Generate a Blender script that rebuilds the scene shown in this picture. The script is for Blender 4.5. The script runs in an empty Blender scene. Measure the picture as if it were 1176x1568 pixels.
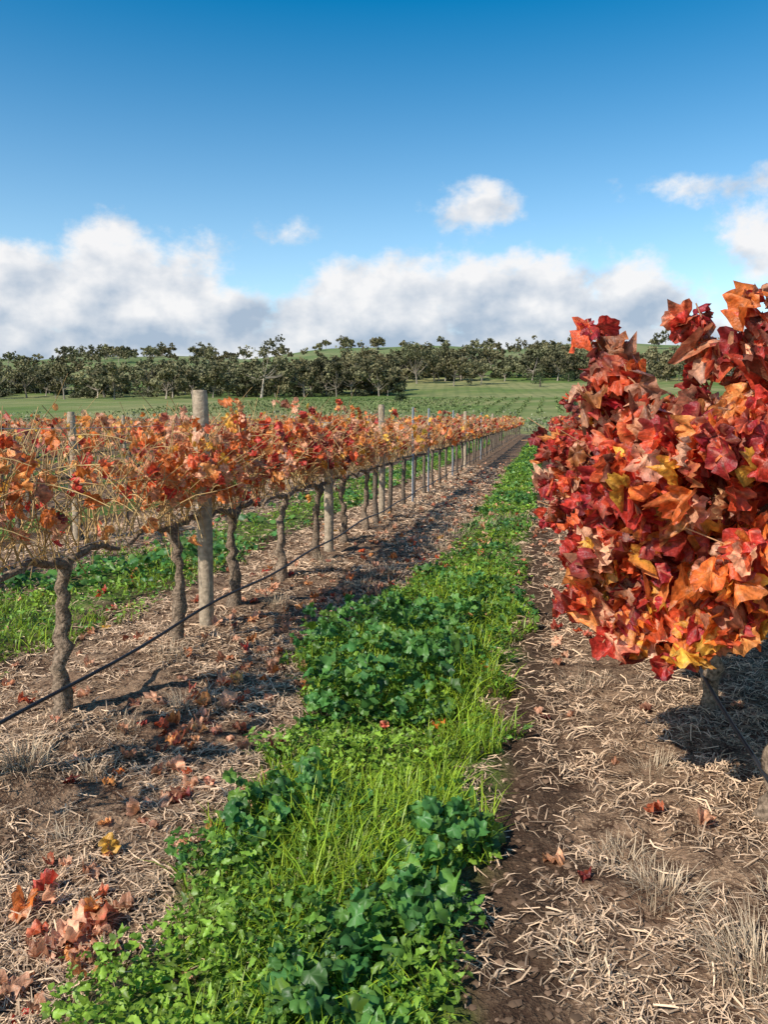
import bpy, math
import numpy as np
rng=np.random.default_rng(11)
sc=bpy.context.scene
# ------------------------------------------------------------------ helpers
def nrm(a): return a/np.maximum(np.linalg.norm(a,axis=-1,keepdims=True),1e-9)
def U(a,b,n): return rng.uniform(a,b,n)
class MB:
    def __init__(s): s.v=[];s.c=[];s.f=[];s.m=[];s.n=0
    def add(s,v,f,c,mat=0):
        v=np.asarray(v,float).reshape(-1,3); f=np.asarray(f,int)
        c=np.asarray(c,float)
        if c.ndim==1: c=np.tile(c,(len(v),1))
        s.v.append(v);s.c.append(c.reshape(-1,3));s.f.append(f+s.n);s.m.append(np.full(len(f),mat));s.n+=len(v)
    def build(s,name,mats,smooth=False,parent=None):
        me=bpy.data.meshes.new(name)
        v=np.concatenate(s.v);c=np.concatenate(s.c)
        me.vertices.add(len(v));me.vertices.foreach_set('co',v.astype(np.float32).ravel())
        loops=np.concatenate([f.ravel() for f in s.f])
        sizes=np.concatenate([np.full(len(f),f.shape[1]) for f in s.f])
        starts=np.concatenate([[0],np.cumsum(sizes)[:-1]])
        me.loops.add(len(loops));me.loops.foreach_set('vertex_index',loops.astype(np.int32))
        me.polygons.add(len(sizes));me.polygons.foreach_set('loop_start',starts.astype(np.int32))
        me.polygons.foreach_set('material_index',np.concatenate(s.m).astype(np.int32))
        me.polygons.foreach_set('use_smooth',np.full(len(sizes),smooth))
        me.update(calc_edges=True)
        a=me.attributes.new('Col','FLOAT_COLOR','POINT')
        a.data.foreach_set('color',np.concatenate([np.clip(c,0,1),np.ones((len(c),1))],1).astype(np.float32).ravel())
        for m in mats: me.materials.append(m)
        o=bpy.data.objects.new(name,me);sc.collection.objects.link(o)
        if parent: o.parent=parent
        return o
def vnoise(x,y,seed=0):
    r=np.random.default_rng(seed);T=r.random((64,64))
    xi=np.floor(x).astype(int);yi=np.floor(y).astype(int);fx=x-xi;fy=y-yi
    fx=fx*fx*(3-2*fx);fy=fy*fy*(3-2*fy)
    a=T[xi%64,yi%64];b=T[(xi+1)%64,yi%64];c=T[xi%64,(yi+1)%64];d=T[(xi+1)%64,(yi+1)%64]
    return (a*(1-fx)+b*fx)*(1-fy)+(c*(1-fx)+d*fx)*fy
def sstep(a,b,x):
    t=np.clip((x-a)/(b-a),0,1);return t*t*(3-2*t)
P=3.42; XL=-2.5; XR=XL+P; XC=XR-1.64
def ground(x,y):
    x=np.asarray(x,float);y=np.asarray(y,float)
    d=np.abs(((x-XR)/P+.5)%1-.5)*P
    near=1-sstep(75,95,y)
    h=near*(0.05*(1-sstep(0.1,.6,d)))
    near2=1-sstep(12,30,np.abs(y))
    h+=near2*(0.05*(vnoise(x*1.3,y*1.3,1)-.5)+.04*(vnoise(x*4.5,y*4.5,2)-.5)+.036*(vnoise(x*13,y*13,3)-.5))
    far=np.interp(y,[0,85,150,250,350,500,700,850,1500,3000],[0,0,3.4,8.5,17,34,61,64,46,40])
    und=sstep(250,700,y)*(3*np.sin(x/95+2.2)+2.5*np.sin(x/37+y/120)+1.2*np.sin(x/19))
    return h+far+und
# ------------------------------------------------------------------ materials
def newmat(name):
    m=bpy.data.materials.new(name);m.use_nodes=True
    nt=m.node_tree
    for n in list(nt.nodes): nt.nodes.remove(n)
    out=nt.nodes.new('ShaderNodeOutputMaterial');return m,nt,out
def colmat(name,trans=0.0,rough=.6,nscale=40,namp=.5,spec=.3,bump=0,bscale=60,tcol=1.2):
    m,nt,out=newmat(name);N=nt.nodes;L=nt.links
    at=N.new('ShaderNodeAttribute');at.attribute_name='Col'
    tc=N.new('ShaderNodeTexCoord')
    col=at.outputs['Color']
    if namp>0:
        no=N.new('ShaderNodeTexNoise');no.inputs['Scale'].default_value=nscale;no.inputs['Detail'].default_value=2
        L.new(tc.outputs['Object'],no.inputs['Vector'])
        mr=N.new('ShaderNodeMapRange');mr.inputs['From Min'].default_value=.3;mr.inputs['From Max'].default_value=.7
        mr.inputs['To Min'].default_value=1-namp;mr.inputs['To Max'].default_value=1+namp
        L.new(no.outputs['Fac'],mr.inputs['Value'])
        vm=N.new('ShaderNodeVectorMath');vm.operation='SCALE'
        L.new(col,vm.inputs[0]);L.new(mr.outputs[0],vm.inputs['Scale']);col=vm.outputs[0]
    b=N.new('ShaderNodeBsdfPrincipled');b.inputs['Roughness'].default_value=rough
    b.inputs['Specular IOR Level'].default_value=spec
    L.new(col,b.inputs['Base Color'])
    if bump:
        n2=N.new('ShaderNodeTexNoise');n2.inputs['Scale'].default_value=bscale;n2.inputs['Detail'].default_value=3
        L.new(tc.outputs['Object'],n2.inputs['Vector'])
        bp=N.new('ShaderNodeBump');bp.inputs['Strength'].default_value=bump;bp.inputs['Distance'].default_value=.01
        L.new(n2.outputs['Fac'],bp.inputs['Height']);L.new(bp.outputs[0],b.inputs['Normal'])
    if trans>0:
        t=N.new('ShaderNodeBsdfTranslucent')
        v2=N.new('ShaderNodeVectorMath');v2.operation='SCALE';v2.inputs['Scale'].default_value=tcol
        L.new(col,v2.inputs[0]);L.new(v2.outputs[0],t.inputs['Color'])
        mx=N.new('ShaderNodeMixShader');mx.inputs[0].default_value=trans
        L.new(b.outputs[0],mx.inputs[1]);L.new(t.outputs[0],mx.inputs[2]);L.new(mx.outputs[0],out.inputs[0])
    else: L.new(b.outputs[0],out.inputs[0])
    return m
M_leaf=colmat('vine_leaf',.33,.42,45,.45,.5,.45,110,1.3)
M_cane=colmat('vine_cane',0,.7,60,0,.2)
M_bark=colmat('vine_bark',0,.95,55,.6,.1,1.0,70)
M_post=colmat('weathered_wood',0,.9,30,.3,.1,.6,50)
M_green=colmat('weed_leaf',.3,.45,25,0,.45,0,60,1.4)
M_straw=colmat('dry_straw',0,.85,30,0,.1)
M_tree=colmat('eucalypt_foliage',0,.7,.35,0,.2)
M_trunk=colmat('eucalypt_bark',0,.9,.8,.3,.1)
M_hose=colmat('black_polyethylene',0,.45,20,.1,.4)
M_steel=colmat('galvanised_steel',0,.45,20,.2,.5)

def tree_nodes(nt):
    N=nt.nodes;L=nt.links
    def M(op,a,b=None,c=None,clamp=False):
        n=N.new('ShaderNodeMath');n.operation=op;n.use_clamp=clamp
        for i,x in enumerate([a,b,c]):
            if x is None: continue
            if isinstance(x,(int,float)): n.inputs[i].default_value=x
            else: L.new(x,n.inputs[i])
        return n.outputs[0]
    def SM(x,a,b,lo=0,hi=1):
        n=N.new('ShaderNodeMapRange');n.interpolation_type='SMOOTHSTEP'
        L.new(x,n.inputs['Value'])
        n.inputs['From Min'].default_value=a;n.inputs['From Max'].default_value=b
        n.inputs['To Min'].default_value=lo;n.inputs['To Max'].default_value=hi
        return n.outputs[0]
    def NZ(vec,scale,detail=4,rough=.5):
        n=N.new('ShaderNodeTexNoise');n.inputs['Scale'].default_value=scale;n.inputs['Detail'].default_value=detail
        n.inputs['Roughness'].default_value=rough
        L.new(vec,n.inputs['Vector']);return n.outputs['Fac']
    def MIX(f,a,b):
        n=N.new('ShaderNodeMix');n.data_type='RGBA'
        if isinstance(f,(int,float)): n.inputs['Factor'].default_value=f
        else: L.new(f,n.inputs['Factor'])
        for k,x in ((6,a),(7,b)):
            if isinstance(x,tuple): n.inputs[k].default_value=(*x,1)
            else: L.new(x,n.inputs[k])
        return n.outputs[2]
    return M,SM,NZ,MIX
# ground material
M_ground,nt,out=newmat('vineyard_soil_and_pasture')
M,SM,NZ,MIX=tree_nodes(nt);N=nt.nodes;L=nt.links
geo=N.new('ShaderNodeNewGeometry');pos=geo.outputs['Position']
sx=N.new('ShaderNodeSeparateXYZ');L.new(pos,sx.inputs[0]);X,Y=sx.outputs[0],sx.outputs[1]
n1=NZ(pos,9,4,.65);n2=NZ(pos,75,2,.7);n3=NZ(pos,2.2,3)
soil=MIX(SM(n1,.38,.62),(.07,.038,.023),(.27,.17,.102))
soil=MIX(SM(n2,.5,.70,0,.8),soil,(.56,.385,.235))
soil=MIX(SM(n3,.5,.7,0,.45),soil,(.14,.074,.042))
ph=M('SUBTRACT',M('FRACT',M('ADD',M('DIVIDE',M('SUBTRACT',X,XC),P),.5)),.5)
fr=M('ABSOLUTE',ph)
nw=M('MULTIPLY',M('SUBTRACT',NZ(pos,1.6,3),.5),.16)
track_shade=SM(M('ADD',M('ABSOLUTE',M('SUBTRACT',ph,.19)),nw),.08,.03)  # dark wheel-track soil, with the weed strip's shadow band painted into its colour
soil=MIX(M('MULTIPLY',track_shade,.8),soil,(.05,.029,.018))
strip=SM(M('ADD',fr,nw),.17,.10)
gcol=MIX(SM(NZ(pos,7,3),.4,.6),(.035,.07,.012),(.11,.19,.03))
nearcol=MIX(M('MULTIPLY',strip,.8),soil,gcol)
pf1=NZ(pos,.02,4);pf2=NZ(pos,.15,4)
past=MIX(SM(pf1,.38,.62),(.12,.18,.04),(.29,.27,.11))
past=MIX(SM(pf2,.4,.7,0,.6),past,(.10,.14,.045))
fl=M('ABSOLUTE',M('SUBTRACT',M('FRACT',M('DIVIDE',M('ADD',X,M('MULTIPLY',Y,.12)),4.0)),.5))
blk=M('MULTIPLY',SM(Y,215,230),SM(Y,345,330))
past=MIX(M('MULTIPLY',M('MULTIPLY',SM(fl,.22,.12),blk),.2),past,(.07,.11,.035))
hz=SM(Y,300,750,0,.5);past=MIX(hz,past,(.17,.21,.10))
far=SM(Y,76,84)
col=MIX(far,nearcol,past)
b=N.new('ShaderNodeBsdfPrincipled');b.inputs['Roughness'].default_value=.95;b.inputs['Specular IOR Level'].default_value=.1
L.new(col,b.inputs['Base Color'])
bp=N.new('ShaderNodeBump');bp.inputs['Strength'].default_value=1.0;bp.inputs['Distance'].default_value=.04
hh=M('ADD',n1,M('MULTIPLY',n2,.35));L.new(hh,bp.inputs['Height']);L.new(bp.outputs[0],b.inputs['Normal'])
L.new(b.outputs[0],out.inputs[0])
# ------------------------------------------------------------------ ground mesh
def axis(a,b,step,lo,hi,g=1.07):
    c=list(np.arange(a,b,step));s=step;x=c[-1]
    while x<hi: s*=g;x+=s;c.append(x)
    s=step;x=c[0];l=[]
    while x>lo: s*=g;x-=s;l.append(x)
    return np.array(l[::-1]+c)
gx=axis(-5,2.5,.04,-2500,2500,1.06);gy=axis(1,9,.04,-600,3000,1.04)
GX,GY=np.meshgrid(gx,gy);Z=ground(GX,GY)
nx,ny=len(gx),len(gy);I=np.arange(nx*ny).reshape(ny,nx)
mb=MB();mb.add(np.stack([GX,GY,Z],-1),np.stack([I[:-1,:-1],I[:-1,1:],I[1:,1:],I[1:,:-1]],-1).reshape(-1,4),(.1,.1,.1))
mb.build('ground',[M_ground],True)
# ------------------------------------------------------------------ batches
def tubes(mb,paths,rad,col,mat,sides=5,rough=0,cap=True):
    N_,K,_=paths.shape
    t=np.gradient(paths,axis=1);t=nrm(t)
    ref=np.zeros_like(t);ref[...,0]=.37;ref[...,1]=.93;ref[...,2]=.05
    a=nrm(np.cross(t,ref));b=np.cross(t,a)
    th=np.arange(sides)/sides*2*np.pi
    r=rad[:,:,None]*np.ones(sides)
    if rough: r=r*(1+rough*(rng.random(r.shape)-.5)*2)
    v=paths[:,:,None,:]+(a[:,:,None,:]*np.cos(th)[:,None]+b[:,:,None,:]*np.sin(th)[:,None])*r[...,None]
    idx=np.arange(N_*K*sides).reshape(N_,K,sides);nx=np.roll(idx,-1,axis=2)
    f=np.stack([idx[:,:-1],nx[:,:-1],nx[:,1:],idx[:,1:]],-1).reshape(-1,4)
    col=np.asarray(col,float)
    if col.ndim==1: c=np.tile(col,(N_*K*sides,1))
    else: c=np.repeat(col,K*sides,axis=0)
    mb.add(v,f,c,mat)
    if cap and sides>=5:
        mb.add(v[:,-1].reshape(-1,3),np.arange(N_*sides).reshape(N_,sides),c.reshape(N_,K*sides,3)[:,:sides].reshape(-1,3),mat)
H=[(.05,.03),(.12,-.10),(.24,-.17),(.36,-.13),(.42,-.03),(.52,.06),(.49,.17),(.56,.24),(.60,.36),(.65,.48),(.53,.54),(.46,.58),(.47,.68),(.36,.74),(.28,.85),(.13,.90)]
def tmpl(Hh,tip=(0,1.),ring=True,c=(0,.22),r=.55):
    o=np.array(Hh+[tip]+[(-x,y) for x,y in Hh[::-1]]);o=o*1.0
    n=len(o);C=np.array(c)
    if ring:
        v=np.concatenate([[C],C+(o-C)*r,o]);i=np.arange(n);j=(i+1)%n
        return v,[np.stack([0*i,1+i,1+j],-1),np.stack([1+i,1+n+i,1+n+j,1+j],-1)]
    v=np.concatenate([[C],o]);i=np.arange(n);j=(i+1)%n
    return v,[np.stack([0*i,1+i,1+j],-1)]
VINE_H=tmpl(H);VINE_L=tmpl([(.25,-.12),(.48,.06),(.58,.42),(.40,.60)],ring=False)
VEIN=np.zeros(len(VINE_H[0]));nO=33
for i_ in (3,9,16,23,29): VEIN[1+i_]=1;VEIN[1+nO+i_]=.5
VEIN[0]=1
MALLOW=tmpl([(.04,.0),(.25,-.16),(.42,-.08),(.45,.1),(.55,.2),(.55,.42),(.45,.5),(.42,.68),(.27,.72),(.2,.86)],tip=(0,.9),c=(0,.2))
OVAL=tmpl([(.16,.1),(.27,.35),(.22,.65)],tip=(0,1),ring=False,c=(0,.45))
NETTLE=tmpl([(.18,.05),(.25,.2),(.33,.24),(.26,.42),(.3,.5),(.18,.66),(.17,.76)],tip=(0,1),ring=False,c=(0,.4))
QUAD=(np.array([(-.5,0),(.5,.1),(.4,1),(-.45,.9)]),[np.array([[0,1,2,3]])])
def leaves(mb,pos,ax,nr,size,col,T,mat,curl=.35,var=.25,edge=None):
    n=len(pos)
    if n==0: return
    tv,tf=T;K=len(tv)
    x=tv[:,0];y=tv[:,1]
    a=U(-1,1.6,n)[:,None]*curl;b=U(-1.4,.8,n)[:,None]*curl;ph=U(0,6.28,n)[:,None];ph2=U(0,6.28,n)[:,None]
    z=a*(np.abs(x)**1.5)*1.8+b*y*y*.9+curl*.28*np.sin(9*x+ph+4*y)+curl*.22*np.sin(13*y+ph2-5*x)
    sx=(1-np.abs(a)*.25)*U(.75,1.1,n)[:,None]
    loc=np.stack([x*sx+0*z,y+0*z,z],-1)*size[:,None,None]
    ax=nrm(ax);X_=nrm(np.cross(ax,nr));Z_=np.cross(X_,ax)
    v=pos[:,None,:]+loc[...,0:1]*X_[:,None,:]+loc[...,1:2]*ax[:,None,:]+loc[...,2:3]*Z_[:,None,:]
    c=np.repeat(col[:,None,:],K,axis=1)
    if edge is not None:
        d=np.sqrt(x**2+(y-.25)**2);w=np.clip(d*1.5-.2,0,1)[None,:]*rng.random((n,1))*1.0
        w=np.clip(w+.35*(rng.random((n,K))-.5),0,1)[...,None]
        c=c*(1-w)+edge[:,None,:]*w
    c=c*(1+var*(rng.random((n,K,1))-.5)*2)
    if edge is not None and K==len(VEIN):
        vw=(VEIN[None,:]*U(0,.5,n)[:,None])[...,None]
        c=c*(1-vw)+(c*.4+np.array([.50,.26,.12]))*vw
    off=(np.arange(n)*K)[:,None,None]
    base=mb.n
    mb.v.append(v.reshape(-1,3));mb.c.append(c.reshape(-1,3));mb.n+=n*K
    for f in tf:
        F=(f[None]+off).reshape(-1,f.shape[1])+base
        mb.f.append(F);mb.m.append(np.full(len(F),mat))
def blades(mb,base,h,w,lean,ldir,col,mat,K=4,tipc=None):
    n=len(base);t=np.linspace(0,1,K)[None,:]
    d=np.stack([np.cos(ldir),np.sin(ldir),0*ldir],-1);s=np.stack([-np.sin(ldir+U(-.8,.8,n)),np.cos(ldir),0*ldir],-1);s=nrm(s)
    hor=(lean[:,None]*h[:,None]*t**1.8);ver=h[:,None]*(t-.35*lean[:,None]*t**2.5)
    c0=base[:,None,:]+d[:,None,:]*hor[...,None]+np.array([0,0,1])*ver[...,None]
    ww=(w[:,None]*(1-t**2*.93))[...,None]*.5
    v=np.stack([c0-s[:,None,:]*ww,c0+s[:,None,:]*ww],2)
    idx=np.arange(n*K*2).reshape(n,K,2)
    f=np.stack([idx[:,:-1,0],idx[:,:-1,1],idx[:,1:,1],idx[:,1:,0]],-1).reshape(-1,4)
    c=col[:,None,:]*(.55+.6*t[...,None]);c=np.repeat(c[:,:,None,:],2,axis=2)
    mb.add(v,f,c.reshape(-1,3),mat)
def rdir(n): return nrm(rng.normal(size=(n,3)))
# 0 red,1 maroon,2 orange,3 yellow,4 tan brown,5 red-orange,6 dark brown,7 peach,8 light orange,9 crimson
PAL=np.array([(.60,.05,.03),(.16,.018,.016),(.78,.21,.035),(.84,.46,.06),(.50,.23,.12),(.74,.12,.035),(.22,.06,.03),(.82,.44,.26),(.84,.34,.09),(.40,.028,.035)])
def pick(n,w):
    w=np.array(w,float);w/=w.sum();c=PAL[rng.choice(len(w),n,p=w)]
    return c*U(.75,1.2,n)[:,None]
# ------------------------------------------------------------------ vine parts
def trunk(mb,x,y,head,lean=(0,0),r=.04,K=18,arms=.6,sides=10):
    g=float(ground(x,y))-.06
    t=np.linspace(0,1,K)
    j=rng.normal(size=(K,3))*.009;j[0]=0;j[:,2]*=.4
    ph=U(0,6,2)
    p=np.stack([x+lean[0]*(1-t)+.03*np.sin(t*5+ph[0])*t,y+lean[1]*(1-t)+.03*np.sin(t*6+ph[1])*t,g+(head-g)*t],-1)+j
    rr=r*(1.35-.7*t+.5*np.exp(-((t)/.1)**2)+.5*np.exp(-((t-1)/.12)**2))*U(.82,1.2,K)
    c=np.array((.22,.16,.11))*U(.8,1.2,1)
    tubes(mb,p[None],rr[None],c,0,sides,.28)
    for s in (-1,1):
        k=9;tt=np.linspace(0,1,k)
        q=np.stack([p[-1,0]+.012*rng.normal(size=k)*tt,p[-1,1]+s*arms*tt,p[-1,2]-.03+.05*np.sin(tt*3.1)+.012*rng.normal(size=k)],-1)
        tubes(mb,q[None],(r*(.75-.4*tt)*U(.85,1.2,k))[None],c,0,7,.2)
def canes(mb,x0,y0,z0,n,lenr,spread,colr,up=1.0,r=.0035,K=8,sides=4,droop=.3):
    b=np.stack([x0+U(-.03,.03,n),y0,z0+0*y0],-1)
    d=np.stack([rng.normal(size=n)*spread,rng.normal(size=n)*spread*1.0,up+U(-.25,.2,n)],-1);d=nrm(d)
    ln=U(lenr[0],lenr[1],n);t=np.linspace(0,1,K)[None,:,None]
    bend=np.stack([rng.normal(size=n)*.22,rng.normal(size=n)*.25,-np.abs(rng.normal(size=n))*droop],-1)
    wob=rng.normal(size=(n,K,3))*.008
    p=b[:,None]+d[:,None]*ln[:,None,None]*t+bend[:,None]*ln[:,None,None]*t**2+wob*np.minimum(t*3,1)
    rr=r*(1.25-.8*np.linspace(0,1,K))[None]*U(.7,1.4,n)[:,None]
    c=np.array(colr)*U(.6,1.25,n)[:,None]
    tubes(mb,p,rr,c,1,sides,cap=False)
    return p
def cane_leaves(mb,p,per,size,wfun,T,keep=None,outx=0,tmin=.1):
    n,K,_=p.shape
    m=int(n*per);ci=rng.integers(0,n,m);t=U(tmin,1,m)*(K-1);i=np.clip(t.astype(int),0,K-2);f=(t-i)[:,None]
    q=p[ci,i]*(1-f)+p[ci,i+1]*f
    if keep is not None:
        k=rng.random(m)<keep(q);q=q[k];m=len(q)
    if m==0:return
    off=rdir(m)*U(.02,.07,m)[:,None];off[:,0]+=outx*.03;q2=q+off
    ax=rdir(m)*.75+np.array([0,0,-.75])+nrm(off)*.5
    nr=rdir(m)*.9+np.array([.1,-.75,.4])
    s=U(size[0],size[1],m)
    col,edge=wfun(q2)
    leaves(mb,q2,ax,nr,s,col,T,2,.6,.18,edge)
# ------------------------------------------------------------------ LEFT ROW near vines
def lcol(q):
    n=len(q);y=q[:,1]
    redp=.9*np.exp(-((y-8.0)/1.0)**2)+.75*np.exp(-((y-3.8)/.3)**2)+.4*np.exp(-((y-6.4)/.4)**2)+.6*(vnoise(y*.35,y*0,5)>.6)*(y>16)
    yel=.9*np.exp(-((y-9.4)/.4)**2)+.85*np.exp(-((y-12.8)/2.2)**2)+.5*(vnoise(y*.3,y*0,6)>.55)*(y>16)
    c=pick(n,[.8,.15,1.7,.9,.9,.9,.3,3.0,2.4])
    red=pick(n,[2.4,.9,.6,.1,.3,1.6,.4,.5,.4,1.2]);ye=pick(n,[.1,0,.8,2.6,.5,.1,.1,1.8,2.2])
    c=np.where((rng.random(n)<redp*.8)[:,None],red,c);c=np.where((rng.random(n)<yel*.8)[:,None],ye,c)
    e=pick(n,[1.4,.5,1.2,.2,1.2,1,.7,1.4,1.2])
    e=np.where((rng.random(n)<yel*.6)[:,None],ye,e)
    return c,e
ys_left=[2.45,3.64,4.91,5.93,7.22,8.35,9.55,10.75]
leanl={3.64:(-.0,-.16),4.91:(.02,-.08),5.93:(0,-.03),7.22:(0,-.15)}
CANE=(.58,.38,.16)
def near_vine(name,x,y,kind):
    mb=MB()
    lean=leanl.get(y,(U(-.03,.03,1)[0],U(-.12,.05,1)[0]))
    trunk(mb,x,y+.14,.86,lean if kind=='L' else (0,0),r=.036)
    nc=54
    yy=y+.14+U(-.65,.65,nc)
    p=canes(mb,x,yy,.88,nc,(.58,1.05),.35,CANE,K=9,r=.0038,droop=.18)
    nl=130
    idx=rng.integers(0,nc,nl);k=rng.integers(2,7,nl);b=p[idx,k]
    d=rdir(nl)*.9+np.array([.1,0,.3]);t=np.linspace(0,1,5)[None,:,None]
    q=b[:,None]+nrm(d)[:,None]*U(.12,.4,nl)[:,None,None]*t+np.array([0,0,-.1])*t**2
    tubes(mb,q,np.full((nl,5),.0024)*U(.7,1.3,nl)[:,None],np.array(CANE)*U(.7,1.3,nl)[:,None],1,4,cap=False)
    dens=lambda q:np.clip((-.3+1.7*vnoise(q[:,1]*2.6,q[:,2]*3.4,9))*(.12+.88*sstep(1.0,1.3,q[:,2]))*(1-.6*sstep(1.72,1.88,q[:,2])),0,1)
    per={2.45:2.6,3.64:3.4,4.91:5,5.93:8.5,7.22:10,8.35:9}.get(y,8)
    cane_leaves(mb,p,per,(.05,.10),lcol,VINE_H,dens)
    cane_leaves(mb,q,per*.28,(.045,.09),lcol,VINE_H,dens)
    return mb.build(name,[M_bark,M_cane,M_leaf],True)
for y in ys_left: near_vine('grapevine',XL,y,'L')
# ------------------------------------------------------------------ RIGHT ROW near vines
def rcol(q):
    n=len(q)
    c=pick(n,[2.6,.9,1.3,.45,.4,1.8,.4,1.2,.7,1.9]);e=pick(n,[2.2,1.5,.8,.2,.4,1.3,.9,.6,.3,1.4])
    top=sstep(1.5,1.9,q[:,2]);dk=pick(n,[1.2,1.6,.2,.05,1.6,.7,1.8,1.2,0,.8])
    c=np.where((rng.random(n)<top*.8)[:,None],dk,c)
    low=sstep(1.2,.85,q[:,2])*(q[:,0]>.4);ol=pick(n,[1,.2,3,2.6,.2,.8,.1,.6,1.8]);c=np.where((rng.random(n)<low*.55)[:,None],ol,c)
    farr=sstep(4.6,5.4,q[:,1])*(1-sstep(12,20,q[:,1]));fk=pick(n,[1.4,2.8,.3,.05,.6,.9,1.6,.5,.1,1.5]);c=np.where((rng.random(n)<farr*.7)[:,None],fk,c)
    return c,e
def bushy(name,y0,y1,x0,x1,z0,z1,nl,size,T,shoots,ytr,cols=rcol,seed=0,e=.7,gap=.2):
    mb=MB()
    for yt in ytr: trunk(mb,XR,yt,.85,(U(-.04,.04,1)[0],U(-.03,.03,1)[0]),r=.036)
    th=U(0,2*np.pi,nl);yy=U(y0,y1,nl);rr=1-np.abs(rng.normal(size=nl))*.28
    cx=(x0+x1)/2;cz=(z0+z1)/2
    px=np.sign(np.cos(th))*np.abs(np.cos(th))**e;pz=np.sign(np.sin(th))*np.abs(np.sin(th))**e
    lump=.6+.72*vnoise(th*2.1+seed,yy*3.4,21+seed)
    keep=vnoise(th*4.+seed,yy*6.5,45+seed)>gap
    endf=np.clip(np.minimum(yy-y0,y1-yy)/.35,0,1)**.5*.3+.7
    px*=rr*lump*endf*(x1-x0)/2*1.05;pz*=rr*lump*endf*(z1-z0)/2*1.05
    q=np.stack([cx+px,yy,cz+pz],-1)[keep]
    nk=len(q)
    ne=nl//5;ang=U(0,6.28,ne);re=np.sqrt(U(0,1,ne))*.95
    qe=np.stack([cx+np.sign(np.cos(ang))*np.abs(np.cos(ang))**.75*re*(x1-x0)/2,y0+.02+.5*vnoise(ang*2.5,re*6,3)+U(-.05,.16,ne),cz+np.sign(np.sin(ang))*np.abs(np.sin(ang))**.75*re*(z1-z0)/2*(.8+.35*vnoise(ang*3,re*2,8))],-1)
    qe=qe[vnoise(qe[:,0]*6,qe[:,2]*6,77)>gap*1.1]
    q=np.concatenate([q,qe]);n=len(q)
    out=np.stack([(q[:,0]-cx)*1.3,np.where(np.arange(n)>=nk,-.9,0.)+U(-.4,.2,n),(q[:,2]-cz)*.8],-1)
    out=nrm(out)
    ax=rdir(n)*.6+np.array([0,0,-1.0])+out*.3
    nr=out*1.0+rdir(n)*.85+np.array([-.1,-.25,.25])
    c,ed=cols(q);s=U(size[0],size[1],n)
    leaves(mb,q,ax,nr,s,c,T,2,.6,.2,ed)
    nb=60
    p=canes(mb,XR,U(y0+.1,y1-.1,nb),.9,nb,(.5,.95),.5,(.50,.29,.13),K=8,r=.0044)
    m=260;ii=rng.integers(0,n,m);b_=q[ii]-out[ii]*.06;t=np.linspace(0,1,4)[None,:,None]
    qq=b_[:,None]+nrm(out[ii]*.6+rdir(m)*.8)[:,None]*U(.06,.24,m)[:,None,None]*t
    tubes(mb,qq,np.full((m,4),.0024),np.array((.55,.30,.14))*U(.6,1.3,m)[:,None],1,4,cap=False)
    for (bx,by,bz,tx,ty,tz,nlv) in shoots:
        t=np.linspace(0,1,10)[:,None];A=np.array([bx,by,bz]);B=np.array([tx,ty,tz])
        w=A*(1-t)+B*t+np.array([.05,.03,0])*np.sin(t*3.1)+rng.normal(size=(10,3))*.006
        tubes(mb,w[None],np.linspace(.006,.003,10)[None],np.array((.40,.20,.10)),1,5,cap=False)
        tt=np.sort(U(.1,1,nlv));i=np.clip((tt*9).astype(int),0,8);f=(tt*9-i)[:,None]
        qq=w[i]*(1-f)+w[i+1]*f;off=rdir(nlv)*U(.03,.09,nlv)[:,None];off[:,2]*=.5
        axx=nrm(off)*.9+np.array([0,0,-.65])+rdir(nlv)*.3;nn=rdir(nlv)*.6+np.array([-.3,-.6,.4])
        cc,ee=cols(qq+off);leaves(mb,qq+off*.6,axx,nn,U(size[0]*.8,size[1],nlv),cc,T,2,.7,.2,ee)
    return mb.build(name,[M_bark,M_cane,M_leaf],True)
bushy('grapevine',2.85,4.6,.25,1.6,.90,1.66,2500,(.075,.14),VINE_H,
  [(.35,3.6,1.5,.15,3.8,2.04,32),(.4,3.3,1.5,.3,3.6,1.82,20),(.6,3.3,1.6,.57,3.45,2.06,30),(.75,3.2,1.6,.70,3.35,1.94,22),(.8,3.1,1.6,.75,3.2,2.07,30),(.3,3.5,1.4,.14,3.6,1.74,22),(.8,3.0,1.5,.72,3.0,1.84,22),
   (.6,3.1,1.0,.46,3.0,.73,40),(.5,3.3,1.0,.34,3.1,.73,44),(.4,3.2,1.0,.22,3.1,.74,46),(.3,3.3,1.1,.13,3.2,.84,46),(.35,3.3,1.2,.13,3.2,1.05,40),(.25,3.5,1.1,.13,3.5,.80,36),(.7,3.0,1.0,.62,2.9,.84,26)],
  [3.22,4.43],seed=0,e=.6,gap=.28)
bushy('grapevine',5.1,6.3,.10,1.6,.92,1.66,1300,(.08,.13),VINE_H,[(.4,5.4,1.4,.2,5.4,1.78,22),(.3,5.2,1.2,.02,5.2,1.2,20)],[5.6],seed=2)
bushy('grapevine',6.2,7.5,.16,1.6,.78,1.66,1300,(.08,.13),VINE_H,[(.4,6.4,1.4,.16,6.8,1.76,22),(.4,6.4,1.,.02,6.5,.8,26)],[6.8],seed=3)
bushy('grapevine',7.4,8.8,.2,1.6,.8,1.64,1200,(.08,.12),VINE_L,[],[8.0],seed=4)
for k in range(9):
    y=8.8+k*7
    bushy('grapevine_row',y,y+7.2,.3,1.55,.8,1.60,int(2400/(1+k*.3)),(.085+.012*k,.13+.015*k),VINE_L,[],[y+.4+i*1.2 for i in range(6)],seed=5+k)
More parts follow.
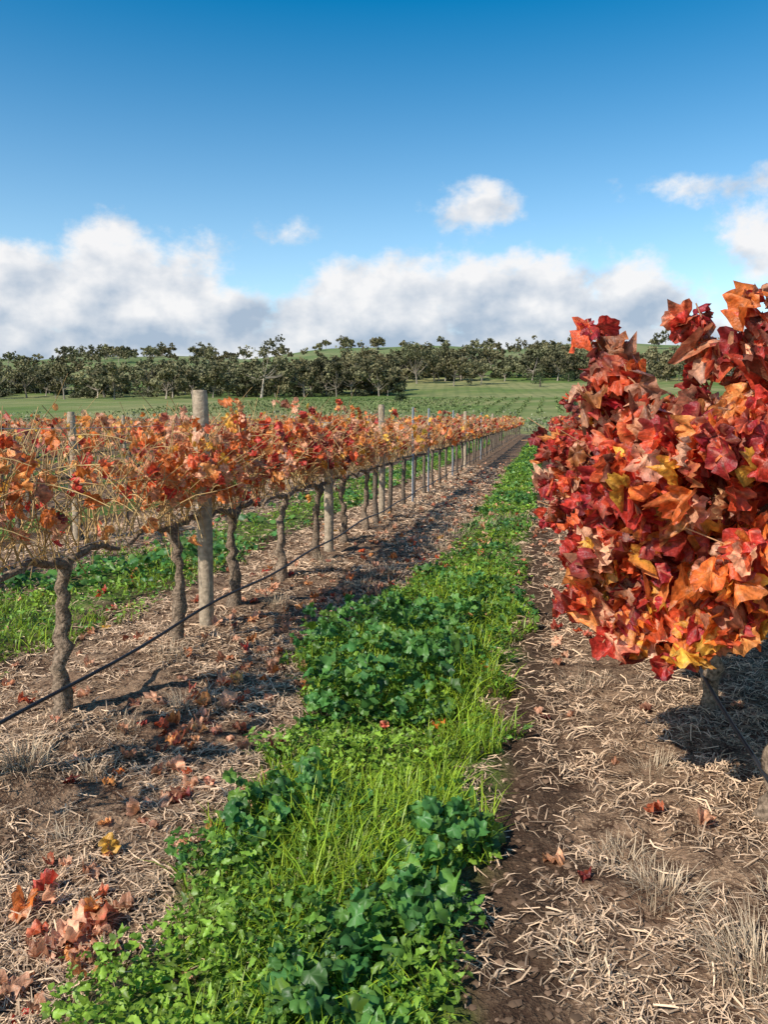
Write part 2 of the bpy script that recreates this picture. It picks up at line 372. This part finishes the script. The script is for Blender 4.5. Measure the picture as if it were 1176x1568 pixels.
# ------------------------------------------------------------------ distant rows
def far_row(x,y0,y1,dens=1.0,cols=lcol,name='grapevine_row'):
    mb=MB()
    y=y0
    while y<y1:
        p=np.array([[x+U(-.03,.03,1)[0],y,float(ground(x,y))-.05],[x+U(-.06,.06,1)[0],y+U(-.06,.06,1)[0],.4],[x,y+.05,.88]])
        tubes(mb,p[None],np.array([[.046,.034,.04]]),np.array((.17,.13,.095)),0,5,.2)
        y+=1.2*(1 if y<45 else 2)
    k=int((y1-y0)*1.6)+2;yy=np.linspace(y0,y1,k)
    q=np.stack([x+rng.normal(size=k)*.015,yy,.88+rng.normal(size=k)*.02],-1)
    tubes(mb,q[None],np.full((1,k),.022),np.array((.15,.11,.08)),0,5,.2)
    y=y0
    while y<y1:
        L_=min(6,y1-y);sc_=1+y/28.
        nc=int(L_*26/ sc_*dens)+4
        p=canes(mb,x,y+U(0,L_,nc),.88,nc,(.55,.98),.3,(.58,.38,.18),K=4,sides=3,r=.0035*(1+y/15),droop=.18)
        cane_leaves(mb,p,4.6/(1+.02*y),(.06*sc_**.7,.095*sc_**.7),cols,VINE_L if y<35 else QUAD,lambda q:np.clip(.0+1.3*vnoise(q[:,1]*1.5,q[:,2]*2.5,19),0,1),tmin=.25)
        y+=6
    mb.build(name,[M_bark,M_cane,M_leaf],True)
far_row(XL,11.5,74,1.3)
for k in range(1,12):
    x=XL-P*k
    far_row(x,max(2.,abs(x)*.75),74,.8 if k<3 else .5)
far_row(XR+P,2.5,60,.6)
# ------------------------------------------------------------------ posts, wires, hoses
def post(x,y,h,r,name='wooden_post'):
    mb=MB();K=16;t=np.linspace(0,1,K);g=float(ground(x,y))-.1
    p=np.stack([x+.006*np.sin(t*4),y+0*t,g+(h-g)*t],-1);rr=r*(1+.02*rng.normal(size=K));rr[-1]*=.86;p[-1,2]=p[-2,2]+.05
    c=np.array((.42,.33,.23))*U(.9,1.1,1)
    tubes(mb,p[None],rr[None],c,0,16,.03)
    for z in (.95,1.25,1.55):
        th=np.linspace(0,2*np.pi,13);ring=np.stack([x+np.cos(th)*(r+.004),y+np.sin(th)*(r+.004),z+0*th],-1)
        tubes(mb,ring[None],np.full((1,13),.002),np.array((.4,.4,.4)),1,4,cap=False)
    mb.build(name,[M_post,M_steel],True)
for y,h,r in [(5.45,1.88,.056),(8.94,1.6,.055),(12.0,1.88,.05),(24.6,1.88,.05),(37,1.88,.05)]: post(XL+(.02 if y<6 else 0),y,h,r)
for y in (9.6,16,22.5,29,36,44): post(XR,y,1.6,.05)
for k in (1,2,3,4):
    for y in np.arange(5+abs(XL-P*k)*.7,60,8.5): post(XL-P*k,y,1.75,.05)
def steel(x,y,h):
    mb=MB();w=.02;g=float(ground(x,y))-.1
    prof=np.array([(0,-w),(.004,0),(w,w*.5),(0,.004),(-w,w*.5),(-.004,0)])
    v=np.concatenate([np.c_[prof+[x,y],np.full(6,g)],np.c_[prof+[x,y],np.full(6,h)]])
    i=np.arange(6);j=(i+1)%6
    mb.add(v,np.stack([i,j,j+6,i+6],-1),(.34,.36,.38));mb.add(v[6:],np.arange(6)[None],(.34,.36,.38))
    mb.build('steel_vineyard_post',[M_steel])
for y in (14.6,16.6,21.,30): steel(XL+.05,y,1.8)
def lines(name,specs,mat,col):
    mb=MB()
    for x,z,r,y0,y1,sag in specs:
        n=int((y1-y0)/.3)+2;y=np.linspace(y0,y1,n)
        q=np.stack([x+sag*.3*np.sin(y*1.1),y,z+sag*np.sin(y*2.6)+sag*.6*np.sin(y*1.3+1)],-1)
        tubes(mb,q[None],np.full((1,n),r),np.array(col),0,8)
    mb.build(name,[mat],True)
for x in (XL,XR):
    lines('trellis_wires',[(x+.05,z,.0016,1.0,74,.004) for z in (.92,1.25,1.55)]+[(x-.05,z,.0016,1.0,74,.004) for z in (1.25,)],M_steel,(.35,.35,.35))
lines('drip_irrigation_hose',[(XL+.11,.23,.0105,1,74,.014)],M_hose,(.02,.022,.026))
lines('drip_irrigation_hose',[(XR-.06,.22,.0105,1,70,.014)],M_hose,(.02,.022,.026))
# ------------------------------------------------------------------ straw, fallen leaves, clods
def logy(n,a,b): return a*np.exp(U(0,1,n)*math.log(b/a))
def stripmask(x,y,wide=1.):
    xx=((x-XC)/P+.5)%1*P-P/2
    w=.40+.13*sstep(3.0,5,y)+.12*(vnoise(x*0+3,y*.8,31)-.5)+.42*np.exp(-((y-5.1)/.95)**2)*(xx<0)
    gap=np.where((y>8.7)&(y<13.5),.4,1.)
    return np.abs(xx)+.26*(vnoise(x*3.5,y*3.5,33)-.5)+.14*(vnoise(x*11,y*11,34)-.5)<wide*w*np.where(y>8.7,.8,1.)*1.0, xx, gap
n=340000
y=logy(n,1.3,26);x=U(-6.5,2.2,n);k=(x>-(.8*y+.6));x,y=x[k],y[k]
ms,xx,_=stripmask(x,y);k=~ms|(rng.random(len(x))<.1)
k&=rng.random(len(x))>.8*np.exp(-((xx-.62)/.16)**2)
x,y=x[k],y[k]
k=rng.random(len(x))<(.0+1.1*vnoise(x*2.2,y*2.2,44)+1.2*(vnoise(x*8,y*8,46)-.5));x,y=x[k],y[k];n=len(x)
mb=MB();z=ground(x,y)+U(.001,.02,n);a=U(0,6.28,n);ln=U(.015,.08,n)*(1+y/12);w=U(.0005,.0015,n)*(1+y/3.5)
d=np.stack([np.cos(a),np.sin(a),rng.normal(size=n)*.22],-1);s=np.stack([-np.sin(a),np.cos(a),rng.normal(size=n)*.4],-1)
c=np.stack([x,y,z],-1);b_=s*U(-.012,.012,n)[:,None]+np.stack([0*x,0*x,U(0,.010,n)],-1)
v=np.stack([c-d*ln[:,None]/2-s*w[:,None],c-d*ln[:,None]/2+s*w[:,None],c+s*w[:,None]+b_,c-s*w[:,None]+b_,c+d*ln[:,None]/2+s*w[:,None]*.5,c+d*ln[:,None]/2-s*w[:,None]*.5],1)
i=np.arange(n)*6
f=np.concatenate([np.stack([i,i+1,i+2,i+3],-1),np.stack([i+3,i+2,i+4,i+5],-1)])
sc1=np.array((.78,.54,.34))*U(.25,1.25,n)[:,None]+U(-.02,.03,n)[:,None]
mb.add(v,f,np.repeat(sc1,6,axis=0),0);mb.build('straw_litter',[M_straw])
n=30000;y=logy(n,1.3,14);x=U(-4.5,2,n);ms,_,_=stripmask(x,y);x,y=x[~ms],y[~ms];n=len(x)
o=np.array([(1,0,0),(0,1,0),(-1,0,0),(0,-1,0),(0,0,.7),(.7,.7,.35),(-.7,.7,.35),(-.7,-.7,.35),(.7,-.7,.35)],float)
of=np.array([(0,5,4),(5,1,4),(1,6,4),(6,2,4),(2,7,4),(7,3,4),(3,8,4),(8,0,4)])
r=U(.15,1,n)**3*.018+.002;v=np.stack([x,y,ground(x,y)-.001],-1)[:,None]+o[None]*r[:,None,None]*U(.6,1.15,(n,9))[...,None]
mb=MB();mb.add(v,(of[None]+(np.arange(n)*9)[:,None,None]).reshape(-1,3),np.repeat(np.array((.19,.12,.075))*U(.5,1.5,n)[:,None],9,axis=0),0)
mb.build('soil_clods',[M_straw],True)
cl=[]
for (cx,cy,sx_,sy_,m) in [(-1.75,4.4,.2,.6,60),(-1.75,6.5,.3,1.2,100),(-1.5,2.9,.15,.3,22),(-1.5,2.0,.16,.16,60),(-1.7,3.4,.2,.3,30),(-1.5,9,.4,2,130),(-1.3,13,.5,3,200),(-.05,11,.3,3,70),(-2.6,7,.3,4,70),(-2.9,4.5,.3,1,16),(.5,3,.5,1,12),(0.0,5,.4,1.5,20),(-.6,4.5,.8,2,20),(-1.6,20,.6,5,200),(-4.8,7,1,3,100)]:
    cl.append(np.c_[cx+rng.normal(size=m)*sx_,cy+rng.normal(size=m)*sy_])
cl=np.concatenate(cl);cl=cl[cl[:,1]>1.2];n=len(cl)
mb=MB();q=np.c_[cl,ground(cl[:,0],cl[:,1])+U(.008,.03,n)]
ax=rdir(n);ax[:,2]*=.25;nr=rdir(n)*.35+np.array([0,0,1.])
leaves(mb,q,ax,nr,U(.04,.085,n),pick(n,[.6,.3,.5,.1,2.4,.6,1.0,4.0,.6]),VINE_H,0,.6,.2,pick(n,[.6,.3,.6,.1,2,.6,1.2,2.6,.4]))
mb.build('fallen_leaves',[M_leaf],True)
def tuft(pts,name='dry_grass_tuft'):
    for (x,y,h,r,m) in pts:
        mb=MB();m=int(m*1.4);a=U(0,6.28,m);rr=np.sqrt(U(0,1,m))*r;bx=x+np.cos(a)*rr;by=y+np.sin(a)*rr
        blades(mb,np.stack([bx,by,ground(bx,by)-.01],-1),U(.4,1.15,m)*h,U(.002,.004,m),U(.1,1.2,m),a+U(-.8,.8,m),np.array((.76,.58,.38))*U(.5,1.2,m)[:,None],0)
        mb.build(name,[M_straw])
tuft([(-1.95,3.95,.14,.07,70),(-2.25,3.0,.15,.12,120),(-2.0,3.1,.12,.07,60),(-2.1,3.6,.13,.08,60),(-2.35,4.6,.14,.1,90),(.62,2.25,.17,.13,190),(.42,2.65,.12,.12,120),(.3,2.85,.08,.12,100),(.78,2.6,.1,.1,80),(.7,1.95,.16,.1,140),(-2.2,6.2,.15,.1,70),(-1.6,7.8,.2,.2,90),(-1.7,7.2,.15,.15,60),(-1.3,9.5,.2,.2,90),(-1.2,10.5,.25,.25,120),(-2.3,8.,.2,.12,70),(.25,4.8,.1,.15,60),(-1.0,11.6,.22,.3,130),(-.5,12.6,.2,.3,100),(-1.6,12.5,.22,.3,130),(-2.0,2.2,.1,.1,60),(-1.75,2.55,.09,.1,60),(.15,2.2,.07,.1,60),(.5,3.6,.1,.1,60)])
# ------------------------------------------------------------------ green cover strips
def cover(name,k,y0,y1,ng,nm,no,wide=1.):
    off=-P*k;mb=MB();z0=(k==0)
    def samp(n):
        y=logy(n,y0,y1);x=XC+U(-1.2*wide,.95*wide,n)
        ms,xx,gap=stripmask(x,y,wide);keep=ms&(rng.random(n)<gap);return x[keep]+off,y[keep]
    gpatch=lambda x,y:(np.exp(-((x+.68)/.26)**2-((y-2.55)/.5)**2)+.6*np.exp(-((x+.40)/.2)**2-((y-4.2)/.7)**2))*z0
    x,y=samp(ng);pat=vnoise(x*1.6+5,y*1.3,51)+.7*gpatch(x,y)
    kk=rng.random(len(x))<sstep(.3,.65,pat);x,y,pat=x[kk],y[kk],pat[kk];n=len(x)
    far=(1+y/9)
    col=np.array((.32,.49,.035))*U(.35,1.3,n)[:,None]+np.array([.2,.14,0])*(rng.random(n)**3)[:,None]
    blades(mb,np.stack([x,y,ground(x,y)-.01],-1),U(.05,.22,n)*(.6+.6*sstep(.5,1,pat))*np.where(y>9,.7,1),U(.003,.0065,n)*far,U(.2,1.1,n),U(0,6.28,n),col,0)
    x,y=samp(nm);pm=vnoise(x*1.8+9,y*1.4+4,61)+.45*sstep(3.5,4.3,y)*sstep(7.0,6,y)*(x<-.5)*z0-.6*gpatch(x,y)
    kk=rng.random(len(x))<sstep(.42,.6,pm);x,y,pm=x[kk],y[kk],pm[kk];n=len(x)
    lum=vnoise(x*5,y*5,62)
    hz=U(.03,1,n)**.6*(.07+.16*sstep(.5,.95,pm)+.18*(lum-.4))*np.where(y>9,.6,1)
    q=np.stack([x,y,ground(x,y)+np.maximum(hz,.01)],-1);d=rdir(n);d[:,2]=-.15-.3*rng.random(n)
    s=U(.02,.08,n)*(1+y/22);
    col=np.array((.055,.165,.04))*U(.5,1.6,n)[:,None]+np.array([.10,.12,.0])*(rng.random(n)**2)[:,None]
    leaves(mb,q,d,rdir(n)*.65+np.array([0,-.15,1.]),s,col,MALLOW if z0 else VINE_L,0,.4,.15)
    x,y=samp(no);kk=rng.random(len(x))>.8*gpatch(x,y);x,y=x[kk],y[kk];n=len(x);hz=U(0,1,n)*.5*(.04+.34*vnoise(x*3.2,y*3.2,71)**1.5)*np.where(y>9,.5,1)
    q=np.stack([x,y,ground(x,y)+hz+.01],-1);d=rdir(n);d[:,2]=d[:,2]*.5
    br=vnoise(x*3+2,y*3,81)[:,None]
    col=(np.array((.07,.20,.03))*(1-br)+np.array((.32,.48,.05))*br)*U(.4,1.4,n)[:,None]
    leaves(mb,q,d,rdir(n)*.7+np.array([0,-.1,1.]),U(.012,.04,n)*(1+y/12),col,NETTLE if z0 else OVAL,0,.35,.15)
    mb.build(name,[M_green],True)
cover('green_weed_strip',0,1.25,60,75000,14000,60000)
cover('green_weed_strip',1,3.0,60,28000,12000,24000,1.7)
cover('green_weed_strip',2,7,60,9000,4000,8000,1.5)
cover('green_weed_strip',-1,2,40,4000,1500,3000)
for k in (3,4,5,6): cover('green_weed_strip',k,10,60,3000,1000,2500,1.5)
# ------------------------------------------------------------------ trees
def clump(mb,c,r,n,leaf,col,mat=0,flat=.65):
    d=rdir(n);rr=(1-np.abs(rng.normal(size=n))*.28)*r
    q=c+d*rr[:,None]*np.array([1,1,flat]);q+=rng.normal(size=(n,3))*r*.08
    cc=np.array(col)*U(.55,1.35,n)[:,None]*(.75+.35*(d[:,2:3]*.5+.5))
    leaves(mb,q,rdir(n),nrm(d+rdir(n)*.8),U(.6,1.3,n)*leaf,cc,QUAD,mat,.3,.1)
def euc(mb,x,y,h,w,dens=1.,leaf=.55,dark=1.,low=.35):
    g=float(ground(x,y))-.3
    th=h*U(.22,.38,1)[0];lean=rng.normal(size=2)*h*.03
    K=6;t=np.linspace(0,1,K)
    p=np.stack([x+lean[0]*t,y+lean[1]*t,g+th*t],-1)
    bc=np.array((.40,.33,.26))*U(.5,1.2,1)
    tubes(mb,p[None],(h*.018*(1.3-.6*t))[None],bc,1,6,.1)
    col=np.array((.12,.12,.058))*U(.6,1.4,1)*dark+np.array([.05,.024,.010])*rng.random()
    nl=rng.integers(8,13)
    for i in range(nl):
        a=i/nl*6.28*1.6+U(-.5,.5,1)[0];rad=w*.5*U(.1,1,1)[0];zt=g+h*U(low+.08,.93,1)[0]*(1-.22*(rad/(w*.5))**2)
        e=np.array([x+lean[0]+np.cos(a)*rad,y+lean[1]+np.sin(a)*rad,zt])
        t2=np.linspace(0,1,5)[:,None];s=p[-1]+(p[-2]-p[-1])*U(0,1,1)
        l=s*(1-t2)+e*t2;l[:,2]+=np.sin(t2[:,0]*3.14)*h*-.03
        tubes(mb,l[None],(h*.007*(1.3-t2[:,0]))[None],bc*.8,1,5,.1)
        r=h*U(.10,.18,1)[0]
        cl_=col*U(.7,1.4,1)
        clump(mb,e,r,int(60*dens),leaf,cl_,0,.62)
        if rng.random()<.6: clump(mb,e+rng.normal(size=3)*r*.9,r*.6,int(28*dens),leaf*.9,cl_*U(.8,1.3,1),0,.7)
def xs(px,Y): return (px-838)/1220*Y*1.03
def bush(mb,x,y,r,col=(.10,.10,.05),leaf=.6):
    for j in range(2):
        clump(mb,np.array([x,y,float(ground(x,y))+r*.5])+rng.normal(size=3)*r*.35*np.array([1.5,1,.3]),r,45,leaf,np.array(col)*U(.7,1.4,1),0,.75)
mb=MB()
for px,Yd,h in [(400,235,18.5),(150,225,12),(545,250,14.5),(505,255,13),(240,230,12),(320,240,12),(60,230,13),(470,245,13),(740,320,12),(700,310,12),(600,280,13),(850,380,14),(575,330,16),(645,330,17)]:
    euc(mb,xs(px,Yd),Yd,h,h*1.0,1.8,.6)
def clustered(a,b,n):
    px=U(a,b,n*3);k=vnoise(px/45.,px*0+2,91)+.35*rng.random(n*3)>.45;return px[k][:n]
for px in clustered(-330,620,140):
    Yd=U(240,310,1)[0];h=U(6.5,14,1)[0];euc(mb,xs(px,Yd),Yd,h,h*1.15,.9,.65,1.,.2)
for px in clustered(560,1500,130):
    Yd=U(340,440,1)[0];h=U(8,17,1)[0];euc(mb,xs(px,Yd),Yd,h,h*1.2,.8,.85,1.,.2)
for i in range(90):
    px=U(-350,1400,1)[0];Yd=U(340,480,1)[0];h=U(7,14,1)[0];euc(mb,xs(px,Yd),Yd,h,h*1.2,.6,.95,.95,.2)
for i in range(160):
    px=U(-330,620,1)[0];Yd=U(245,310,1)[0];bush(mb,xs(px,Yd),Yd,U(1.,2.8,1)[0])
for i in range(150):
    px=U(590,1500,1)[0];Yd=U(350,430,1)[0];bush(mb,xs(px,Yd),Yd,U(1.5,3.4,1)[0],leaf=.9)
mb.build('eucalypt_woodland',[M_tree,M_trunk],False)
mb=MB()
for i in range(150):
    px=U(-350,1500,1)[0] if i%3 else U(50,330,1)[0]
    Yd=U(560,790,1)[0];h=U(6,14,1)[0];euc(mb,xs(px,Yd),Yd,h,h*1.2,.35,1.2,1.)
mb.build('ridge_trees',[M_tree,M_trunk],False)
mb=MB()
for i in range(120):
    x=U(-85,1.5,1)[0];y=U(80,92,1)[0];r=U(.6,1.5,1)[0]
    clump(mb,np.array([x,y,float(ground(x,y))+r*.8]),r,80,.2,np.array((.25,.25,.15))*U(.7,1.2,1),0,.95)
mb.build('olive_hedge',[M_tree],False)
mb=MB()
for px,Yd,r in [(882,120,1.5),(825,300,3.),(905,130,1.2),(865,340,3.),(620,190,1.5),(930,280,3.5)]:
    x=xs(px,Yd);g=float(ground(x,Yd))
    tubes(mb,np.array([[[x,Yd,g-.2],[x+.1,Yd,g+r*.4],[x,Yd,g+r]]]),np.array([[.12,.1,.05]])*r,np.array((.2,.16,.12)),1,5)
    for j in range(5): clump(mb,np.array([x,Yd,g+r*.8])+rng.normal(size=3)*r*.35,r*.7,90,.3,(.06,.085,.035),0,.8)
mb.build('pasture_shrubs',[M_tree,M_trunk],False)
mb=MB()
for i,x in enumerate(np.arange(-75,2,3.2)):
    n=260;y=U(120,215,n);q=np.stack([x+rng.normal(size=n)*.15,y,ground(x+0*y,y)+U(.05,.6,n)],-1)
    leaves(mb,q,rdir(n),rdir(n),U(.22,.42,n),np.array((.15,.19,.065))*U(.6,1.3,n)[:,None],QUAD,0,.3)
mb.build('young_vineyard_block',[M_tree],False)
# ------------------------------------------------------------------ world
el=math.radians(42);
sd=np.array([-.60,-.80]);sd/=np.linalg.norm(sd)
S=np.array([sd[0]*math.cos(el),sd[1]*math.cos(el),math.sin(el)])
w=bpy.data.worlds.new('World');sc.world=w;w.use_nodes=True;nt=w.node_tree
N=nt.nodes;L=nt.links;bg=N['Background'];M,SM,NZ,MIX=tree_nodes(nt)
sky=N.new('ShaderNodeTexSky');sky.sky_type='NISHITA';sky.sun_disc=False;sky.sun_elevation=el
sky.sun_rotation=math.atan2(S[0],S[1]);sky.air_density=1.0;sky.dust_density=.5;sky.ozone_density=1.5
tc=N.new('ShaderNodeTexCoord');sp=N.new('ShaderNodeSeparateXYZ');L.new(tc.outputs['Generated'],sp.inputs[0])
az=M('ARCTAN2',sp.outputs[0],sp.outputs[1]);elv=M('ARCSINE',sp.outputs[2])
hs=N.new('ShaderNodeHueSaturation')
L.new(SM(elv,.05,.62,1.10,1.65),hs.inputs['Saturation'])
L.new(SM(elv,.05,.6,1.6,1.2),hs.inputs['Value'])
hs.inputs['Hue'].default_value=.490
L.new(sky.outputs[0],hs.inputs['Color'])
bumps=[(200,465,180,108,1.2),(40,475,170,85,1.2),(340,490,140,58,1),(-280,450,220,95,1),(480,495,120,55,1.),(600,475,150,98,1.15),(790,478,210,96,1.15),(970,472,110,70,1),(725,332,75,44,.75),(446,366,46,20,.3),(1110,322,135,22,.45),(1185,400,95,55,.75),(1500,440,250,80,1),(560,535,1400,50,1.1)]
acc=None
for (cx,cy,rx,ry,amp) in bumps:
    ca=math.atan((cx-588)/1220)-math.radians(11.6);ce=(640-cy)/1220*.97
    dx=M('DIVIDE',M('SUBTRACT',az,ca),rx/1220);dy=M('DIVIDE',M('SUBTRACT',elv,ce),ry/1220)
    b0=M('MULTIPLY',M('SUBTRACT',1.0,M('SQRT',M('ADD',M('MULTIPLY',dx,dx),M('MULTIPLY',dy,dy)))),amp)
    acc=b0 if acc is None else M('SMOOTH_MAX',acc,b0,.12)
f0=M('MAXIMUM',acc,-1.2)
def vec(a,e):
    cb=N.new('ShaderNodeCombineXYZ');L.new(a,cb.inputs[0]);L.new(M('MULTIPLY',e,1.3),cb.inputs[1]);return cb.outputs[0]
na=NZ(vec(az,elv),16,8,.60)
nc_=NZ(vec(az,elv),11,5,.5)
nb=NZ(vec(M('ADD',az,-.014),M('ADD',elv,.024)),11,5,.5)
d0=M('ADD',f0,M('MULTIPLY',M('SUBTRACT',na,.50),1.7))
alpha=SM(d0,-.05,.50)
rel=M('MULTIPLY',M('SUBTRACT',nc_,nb),3.0)
lit=M('ADD',M('ADD',SM(elv,.095,.18,.40,.90),rel),M('MULTIPLY',M('SUBTRACT',.45,f0),.22))
lit=M('ADD',lit,SM(elv,.10,.06,0,.22))
lit=M('MINIMUM',M('MAXIMUM',lit,0.0),1.0)
cc=MIX(lit,(3.4,4.2,5.3),(8.0,7.9,7.9))
up=SM(elv,-.01,.02);alpha=M('MULTIPLY',alpha,M('MULTIPLY',up,.96))
L.new(MIX(alpha,hs.outputs[0],cc),bg.inputs['Color']);bg.inputs['Strength'].default_value=.118
# ------------------------------------------------------------------ sun and camera
from mathutils import Vector
sl=bpy.data.lights.new('sun','SUN');sl.energy=5.0;sl.angle=math.radians(.5);sl.color=(1,.94,.85)
so=bpy.data.objects.new('sun',sl);sc.collection.objects.link(so);so.rotation_euler=Vector(tuple(S)).to_track_quat('Z','Y').to_euler()
cam=bpy.data.cameras.new('camera');co=bpy.data.objects.new('camera',cam);sc.collection.objects.link(co)
co.location=(0,0,1.6);co.rotation_euler=(math.radians(90-6.73),0,math.radians(11.6))
cam.sensor_width=36;cam.lens=28;cam.clip_end=6000;cam.clip_start=.05
sc.camera=co
sc.view_settings.view_transform='Standard';sc.view_settings.look='None';sc.view_settings.exposure=0
